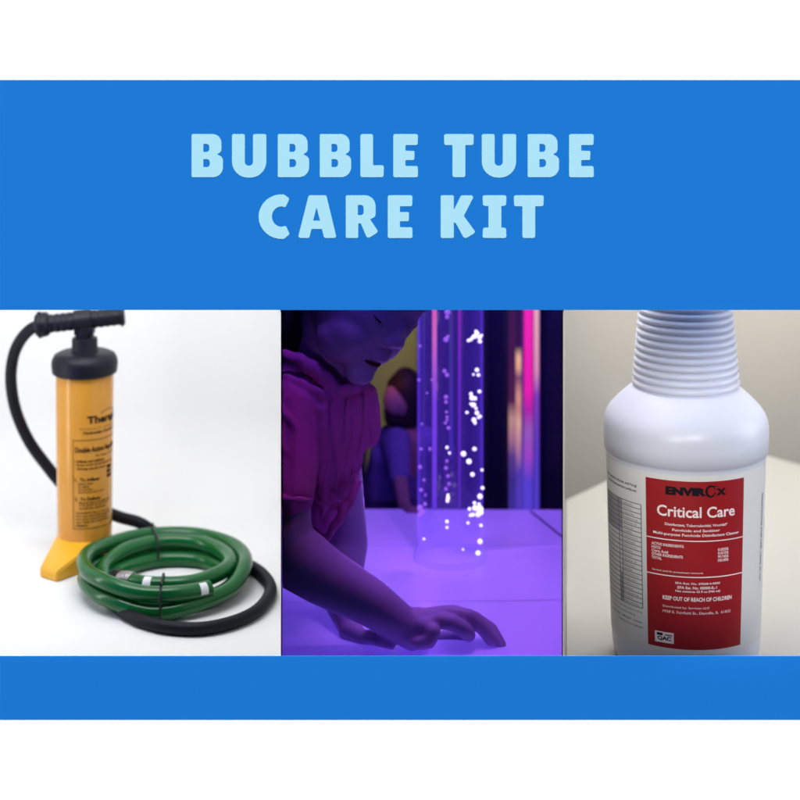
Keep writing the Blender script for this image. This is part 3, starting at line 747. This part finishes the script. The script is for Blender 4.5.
# ---- child behind
p2 = thing('person', (xa(395, 740), 740, -900), 'dark-haired child in a pale blue shirt sitting behind the table, out of focus', 'person')
b = bmesh.new(); Q = lambda x, y, d=0: P(x, y, 740+d)
add_hull(b, [(Q(400, 397), (22, 24, 26)), (Q(395, 402, -10), (17, 17, 20))]); add_hull(b, [(Q(386, 400, -18), 3.2), (Q(389, 395, -16), 4)])
add_hull(b, [(Q(402, 415), 15), (Q(404, 435, 10), 18)]); add_hull(b, [(Q(404, 440, 10), 26), (Q(395, 500, 20), 30)])
add_hull(b, [(Q(398, 445, -20), 14), (Q(400, 478, -60), 11)]); add_hull(b, [(Q(400, 478, -60), 11), (P(404, 505, 630), 9)]); add_hull(b, [(P(404, 505, 630), 9), (P(410, 511, 600), 6)])
for q in range(4): add_hull(b, [(P(409, 510, 604), 5), (P(416+q*1.5, 512.5-q, 596+q*8), 3.4)])
add_hull(b, [(Q(395, 505, 20), 32), (Q(390, 640, 10), 30)])
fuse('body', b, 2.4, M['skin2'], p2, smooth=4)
b = bmesh.new(); add_hull(b, [(Q(407, 390, 2), (26, 27, 29)), (Q(411, 410, 10), (18, 22, 26))]); add_hull(b, [(Q(394, 385, 0), 11), (Q(405, 378, 5), 16)])
add_hull(b, [(Q(393, 417, -10), 13), (Q(389, 409, -14), 8), (Q(406, 422, 0), 13)])
fuse('hair', b, 2.4, M['hair'], p2, smooth=8)
b = bmesh.new(); add_hull(b, [(Q(396, 442, 10), 28), (Q(420, 440, 30), 22)]); add_hull(b, [(Q(396, 442, 10), 29), (Q(388, 490, 20), 38), (Q(400, 500, 30), 36)])
add_hull(b, [(Q(396, 442, -18), 21), (Q(400, 476, -58), 15)]); add_hull(b, [(Q(381, 455, 0), 16), (Q(379, 500, 10), 20)])
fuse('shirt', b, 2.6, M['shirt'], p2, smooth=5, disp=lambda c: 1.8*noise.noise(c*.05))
b = bmesh.new(); add_hull(b, [(Q(388, 515, 10), 40), (Q(425, 525, -10), 26)]); add_hull(b, [(Q(388, 515, 10), 40), (Q(388, 700, 20), 36)])
fuse('trousers', b, 3, M['curtain'], p2, smooth=4)

# ================================================================== RIGHT CASE: bottle on a white table in a beige corner
ZF = -327
apex = F(698, 436, ZF); lft = F(563.4, 500, ZF); rgt = F(812, 467.5, ZF)
dl = (lft-apex); dr = (rgt-apex)
rgt2 = apex + dr*1.9
tw = thing('white_table', ((apex.x), 500, ZF-30), 'white laminate table with its corner behind the bottle', 'table')
bm = bmesh.new()
pl = [(xa(563, 80)+1, 80), (rgt2.x, 80), (rgt2.x, rgt2.y), (apex.x, apex.y), (lft.x+1, lft.y)]
va = [bm.verts.new((x, y, ZF)) for x, y in pl]; fc = bm.faces.new(va); r = bmesh.ops.extrude_face_region(bm, geom=[fc])
for v in r['geom']:
    if isinstance(v, bmesh.types.BMVert): v.co.z -= 28
bmesh.ops.recalc_face_normals(bm, faces=bm.faces[:])
bmesh.ops.bevel(bm, geom=[e for e in bm.edges if all(abs(v.co.z-ZF) < .1 for v in e.verts)], offset=3, segments=3, affect='EDGES')
from_bm('table_top', bm, M['tablew'], tw)
for x, y in ((xa(563, 20)+40, 60), (xa(563, 20)+40, 600), (apex.x+60, 850)):
    b = bmesh.new(); box(b, x-14, x+14, y-14, y+14, -1000, ZF-28.5, 1); from_bm('leg', b, M['tablew'], tw)
# walls of the corner, a step behind the table edge
off = Vector((0, 1, 0))*70
A_ = apex+off; L_ = apex + dl*1.25 + off; R_ = apex + dr*2.0 + off
def wallseg(p, q, label):
    n = Vector((-(q-p).y, (q-p).x, 0)).normalized()*6
    if n.y < 0: n = -n
    o = prism('wall', [(p.x, p.y), (q.x, q.y), (q.x+n.x, q.y+n.y), (p.x+n.x, p.y+n.y)], -1000, 520, M['beige']); tag(o, label, None, 'structure')
BK = 1330
wl = F(563.4, 500, ZF)
wallseg(Vector((xa(563, 1180)-40, 1180, 0)), Vector((1100, 1230, 0)), 'beige wall behind the white table')
o = boxo('wall', (1094, 1100, 6.5, 1230, -1000, 520), M['beige']); tag(o, 'beige outer wall of the bottle case', None, 'structure')
o = prism('floor', [(xa(563, 7)+1, 7), (1093, 7), (1093, 1180), (xa(563, 1180)+1, 1180)], -1010, -1000, M['beige']); tag(o, 'floor under the white table', None, 'structure')
o = prism('ceiling', [(xa(563, 7)+1, 7), (1093, 7), (1093, 1175), (xa(563, 1175)+1, 1175)], 505, 515, M['beige']); tag(o, 'ceiling of the bottle case', None, 'structure')

# ---- bottle
QY = 180; kb = (DC+QY)/DC; QX = (685.6-400)*kb
bot = thing('spray_bottle', (QX, QY, ZF), 'white plastic bottle with ribbed neck and red and white cleaner label', 'bottle')
zb = lambda py: HC - (py+50)*kb
prof = [(0, ZF+.3), (64, ZF+.3), (70, ZF+1), (75.5, ZF+4), (78.6, ZF+10), (80, ZF+17), (80.6, ZF+26), (80.9, ZF+34)]
lab = [(81.2, -294), (81.6, -280), (84.2, -200), (86.4, -120), (86.6, -103)]
prof += lab
prof += [(87.4, -100.5), (88.4, -97), (89.4, zb(447)), (90, zb(432)), (90, zb(423)), (89, zb(417)), (86.6, zb(411.5)), (82.6, zb(406)), (77, zb(400.5)), (70.5, zb(394.8)), (64.5, zb(390)), (60.6, zb(387)), (58, zb(385))]
top = zb(272); z = zb(384); pitch = 7.15*kb; n = int((top-z)/pitch*8)
for i in range(n):
    zz = z + (top-z)*i/n; t = (zz-zb(384))/(zb(310)-zb(384))
    base = 57.6 + (50.4-57.6)*t; ph = (i/8.0) % 1
    prof.append((base + 1.7*(abs(math.sin(math.pi*ph))**.55*2-1), zz))
prof += [(42, top+2), (38, top+6), (30, top+8), (30, top+30), (0, top+30)]
bm = bmesh.new(); lathe(bm, prof, QX, QY, 160); from_bm('bottle_body', bm, M['bottle'], bot, ang=75)
# trigger cap above the frame stays a plain screw cap
bm = bmesh.new()
capp = [(30.5, top+9), (36, top+9)]
lathe(bm, [(30.6, top+9), (36, top+9), (36, top+33), (33, top+36), (0, top+36)], QX, QY, 64)
from_bm('screw_cap', bm, M['bottle'], bot)
def rbot(z):
    for (ra, za), (rb, zb_) in zip(lab, lab[1:]):
        if za <= z <= zb_: return ra + (rb-ra)*(z-za)/(zb_-za)
    return lab[0][0] if z < lab[0][1] else lab[-1][0]
Wb = Wrap(QX, QY, rbot, (0-QX, -DC-QY))
def zq(py, a=8):
    Y = QY - 84*math.cos(R(a)); return HC - (py+50)*(DC+Y)/DC
def aq(px, py=560):
    hw = 79.5 - (py-475)*.03; v = max(-.99, min(.99, (px-685.6)/hw)); return math.degrees(math.asin(v))
bm = bmesh.new(); Wb.patch(bm, -150, 80, -294, -103.5, .25, 140, 10); from_bm('label', bm, M['labelp'], bot)
bm = bmesh.new(); Wb.patch(bm, -28.8, 44.6, zq(650.6), zq(480.8), .5, 60, 10); from_bm('red_panel', bm, M['red'], bot)
bm = bmesh.new(); E = .85; c0 = 7.9
def line(s, pl, pr, py0, py1, **k): Wb.text(bm, s, aq(pl, (py0+py1)/2), aq(pr, (py0+py1)/2), zq(py1), zq(py0), eps=E, **k)
# heights are given for the front centre of the label; the picture height follows from the curve
line('Critical Care', 658.5, 732, 506, 517.2, bold=.02)
line('Disinfectant, Tuberculocidal, Virucidal*', 666, 725, 523.4, 526.6, bold=.02)
line('Fungicide and Sanitizer', 673, 718, 528.8, 532.2, bold=.02)
line('Multi-purpose Fungicide Disinfectant Cleaner', 655, 736, 533.4, 537.0, bold=.02)
Wb.patch(bm, -28.6, 44.4, zq(541.2), zq(540.2), .6); Wb.patch(bm, -28.6, 44.4, zq(577.6), zq(576.6), .6)
for py, a, b_, pr in ((546.4, 'ACTIVE INGREDIENTS:', '', 684), (550, 'H2O2', '0.055%', 662), (553.6, 'Citric Acid', '0.015%', 669), (557.2, 'OTHER INGREDIENTS', '99.745%', 683), (560.8, 'TOTAL', '100.00%', 663)):
    line(a, 653.5, pr, py-1.5, py+1.3, bold=.02)
    if b_: line(b_, 716, 726, py-1.6, py+1.2, bold=.02)
line('See back panel for precautionary statements', 654, 702, 571.8, 574.0, bold=.01)
line('EPA Reg. No. 69268-4-0000', 676, 718, 582.4, 585.2, bold=.02); line('EPA Est. No. 00000-IL-1', 678, 715, 586.4, 589.2, bold=.02); line('Net contents 32 fl oz (946 ml)', 676, 718, 590.4, 593.2, bold=.02)
line('KEEP OUT OF REACH OF CHILDREN', 664, 729, 597.4, 601.6, bold=.03)
line('Distributed by: Services LLC', 664, 708, 607.2, 609.8, bold=.005); line('1938 E. Fairfield St., Danville, IL  61832', 664, 728, 612, 615, bold=.005)
from_bm('white_lettering', bm, M['inkw'], bot, smooth=False)
bm = bmesh.new(); Wb.patch(bm, aq(656.5, 640), aq(674.5, 640), zq(645.8), zq(634.8), .75); emb = from_bm('emblem', bm, M['inkw'], bot)
bm = bmesh.new()
line('ENVIR', 666.5, 705, 486.8, 495.2, bold=.075); line('X', 714.5, 724, 488, 495, bold=.075)
def arcband(a0, zc, ra, rz, t0, t1, w):
    n = 26; prev = None
    for i in range(n+1):
        t = R(t0+(t1-t0)*i/n); ww = w*(.35+.65*math.sin(math.pi*i/n))
        q = [bm.verts.new(Wb.at(R(a0)+(ra+ww*k)*math.cos(t)/84, zc+(rz+ww*k)*math.sin(t), E)) for k in (-.5, .5)]
        if prev: bm.faces.new((prev[0], q[0], q[1], prev[1]))
        prev = q
arcband(aq(709.5, 490), zq(490.6), 4.6, 5.6, 20, 350, 2.6); arcband(aq(713, 490), zq(488.6), 8, 3.2, 60, 190, 1.2)
from_bm('black_lettering', bm, M['inkb'], bot, smooth=False); bm = bmesh.new()
Wb.text(bm, 'QAC', aq(659, 640), aq(672, 640), zq(644), zq(639.2), eps=1.0, bold=.05)
Wb.patch(bm, aq(658.5, 640), aq(664, 640), zq(638.6), zq(636), 1.0); Wb.patch(bm, aq(666, 640), aq(673, 640), zq(638.2), zq(637.2), 1.0)
from_bm('emblem_print', bm, M['inkb'], emb, smooth=False)
# ruled table of text on the left of the label
zl = lambda py: HC - (py+50)*(DC+QY-25)/DC      # heights near the left silhouette
bm = bmesh.new()
Wb.text(bm, 'Kills bacteria, viruses, and fungi', -76, -36.5, zq(494.4), zq(491.0), eps=.5, bold=.03); Wb.text(bm, 'on hard non-porous surfaces:', -74, -36.5, zq(499.6), zq(496.2), eps=.5, bold=.03)
g0, g1, gt, gb = -78, -33, zq(510.5), zq(616)
for i in range(23):
    zz = gt + (gb-gt)*i/22; Wb.patch(bm, g0, g1, zz-.42, zz+.42, .42)
for a in (g0, -56, -52.5, g1): Wb.patch(bm, a-.35, a+.35, gb, gt, .45)
wordsl = ['Salmonella enterica', 'Staphylococcus', 'Listeria', 'Rotavirus', 'Influenza A', 'Norovirus', 'Candida', 'Trichophyton']
for i in range(22):
    zz = gt + (gb-gt)*(i+.75)/22; Wb.text(bm, wordsl[i % 8], -51.5, -51.5+random.uniform(9, 16), zz, zz+2.2, eps=.5, bold=.0)
for k in range(3): Wb.text(bm, ('Store in a cool dry place away', 'from food and open flame. Rinse', 'hands after use.')[k], -74+k*1.5, (-33, -40, -33)[k], zq(621.6+k*5), zq(619.4+k*5), eps=.5, bold=.01)
Wb.text(bm, 'Directions for use on side panel', -60, -33, zq(637), zq(634.6), eps=.5, bold=.015)
from_bm('grey_lettering', bm, M['inkg'], bot, smooth=False)
bm = bmesh.new(); Wb.patch(bm, -78, -56, zq(545), zq(511), .36); Wb.patch(bm, -56, -52.5, gb, gt, .36); from_bm('grey_panel', bm, M['inkl'], bot)
bm = bmesh.new()
Wb.vtext(bm, 'DIRECTIONS FOR USE  ready to use', 69, 72.5, zq(590, 70)+14, zq(512, 70)+24, eps=.5, bold=.03)
from_bm('side_lettering', bm, M['inkg'], bot, smooth=False)

# ================================================================== LAMPS
def area(name, loc, target, size, power, col=(1, 1, 1), sy=None, spread=180):
    l = bpy.data.lights.new(name, 'AREA'); l.energy = power; l.color = col; l.size = size*MM
    if sy: l.shape = 'RECTANGLE'; l.size_y = sy*MM
    l.spread = R(spread)
    o = bpy.data.objects.new(name, l); C.objects.link(o); o.location = Vector(loc)*MM
    o.rotation_euler = (Vector(target)-Vector(loc)).to_track_quat('-Z', 'Y').to_euler(); return o
# the board's own wash light, high above and far away
D = 40000; al = R(80)
l = bpy.data.lights.new('wash_lamp', 'SPOT'); l.energy = 0.40e6; l.spot_size = R(6); l.spot_blend = .1; l.shadow_soft_size = .05
o = bpy.data.objects.new('wash_lamp', l); C.objects.link(o)
o.location = Vector((0, -D*math.cos(al), D*math.sin(al)))*MM
o.rotation_euler = (Vector((0, 0, 0))-o.location).to_track_quat('-Z', 'Y').to_euler()
# pump case
area('case_lamp', (-420, 300, 495), (-420, 330, -300), 560, 1.95, sy=480)
area('case_lamp', (-400, 110, 330), (-400, 640, -150), 500, 2.35, sy=160)
area('case_lamp', (-680, 230, -130), (-385, 415, -150), 36, .35, sy=300)
# middle case
area('purple_lamp', (80, 470, 490), (70, 400, -300), 380, 2.1, (.25, .155, 1), sy=330)
area('purple_lamp', (-60, 75, 470), (-90, 260, -50), 100, .75, (.28, .10, 1), sy=100)
area('purple_lamp', (150, 240, 330), (-10, 170, 20), 80, 1.3, (.38, .12, 1), sy=80)
area('pink_lamp', (120, 120, 480), (-60, 160, 0), 90, .45, (1, .10, .7), sy=90)
area('purple_lamp', (190, 900, 490), (200, 1150, -100), 80, 1.6, (.20, .14, 1), sy=80, spread=80)
area('warm_lamp', (-20, 1110, 270), (-20, 1330, -220), 120, .95, (1, .95, .45), sy=100, spread=100)
area('warm_lamp', (-110, 640, -60), (-10, 740, -110), 30, .03, (1, .26, .04), sy=30, spread=60)
# bottle case
area('case_lamp', (430, 360, 495), (400, 400, -300), 500, 1.7, (1, .98, .95), sy=400)
area('case_lamp', (600, 720, 480), (560, 1200, -260), 500, 10.5, (1, .98, .93), sy=200)
area('case_lamp', (212, 230, 215), (250, 180, -170), 70, .45, (1, .99, .98), sy=90)
area('case_lamp', (330, 110, 400), (330, 300, -160), 300, .5, (1, .99, .98), sy=120)
area('case_lamp', (800, 110, 0), (330, 180, -130), 300, 1.1, (1, .99, .96), sy=300)
l = bpy.data.lights.new('fill_spot', 'SPOT'); l.energy = 36; l.spot_blend = .4; l.shadow_soft_size = .08; l.color = (.42, .17, 1)  # purple front fill, added to brighten the child
o = bpy.data.objects.new('fill_spot', l); C.objects.link(o); o.location = Vector((-200, -1900, -120))*MM; tgt = Vector((-18, 0, -72))*MM
l.spot_size = 2*math.atan(.104/(tgt-o.location).length); o.rotation_euler = (tgt-o.location).to_track_quat('-Z', 'Y').to_euler()
for loc, pw in (((420, -1900, 600), 80), ((-480, -1750, 300), 58)):      # front fill spots added to brighten the bottle
    l = bpy.data.lights.new('fill_spot', 'SPOT'); l.energy = pw; l.spot_blend = .35; l.shadow_soft_size = .04; l.color = (1, .985, .96)
    o = bpy.data.objects.new('fill_spot', l); C.objects.link(o)
    o.location = Vector(loc)*MM; tgt = Vector((335, 0, -85))*MM
    l.spot_size = 2*math.atan(.152/(tgt-o.location).length)
    o.rotation_euler = (tgt-o.location).to_track_quat('-Z', 'Y').to_euler()
for z in (-215, -60, 60, 180):                                    # the lamps of the bubble tube
    l = bpy.data.lights.new('tube_lamp', 'POINT'); l.energy = .16; l.shadow_soft_size = 0; l.color = (.42, .15, 1)
    o = bpy.data.objects.new('tube_lamp', l); C.objects.link(o); o.location = Vector((T1X-31, T1Y-8, z))*MM

w = bpy.data.worlds.new('World'); bpy.context.scene.world = w; w.use_nodes = True
w.node_tree.nodes['Background'].inputs[0].default_value = (.8, .85, 1, 1)
w.node_tree.nodes['Background'].inputs[1].default_value = 0.01

# ================================================================== CAMERA
cd = bpy.data.cameras.new('camera'); cam = bpy.data.objects.new('camera', cd); C.objects.link(cam)
cam.location = (0, -DC*MM, HC*MM); cam.rotation_euler = (R(90), 0, 0)
cd.sensor_width = 36; cd.lens = 36*DC/800; cd.shift_y = -HC/800; cd.clip_start = .05; cd.clip_end = 200
cd.dof.use_dof = True; cd.dof.focus_distance = 1.848; cd.dof.aperture_fstop = 4.4
sc = bpy.context.scene; sc.camera = cam
sc.view_settings.view_transform = 'Standard'; sc.view_settings.look = 'None'; sc.view_settings.exposure = 0; sc.view_settings.gamma = 1
sc.cycles.max_bounces = 10; sc.cycles.transparent_max_bounces = 24; sc.cycles.caustics_reflective = False; sc.cycles.caustics_refractive = False
sc.cycles.sample_clamp_indirect = 4
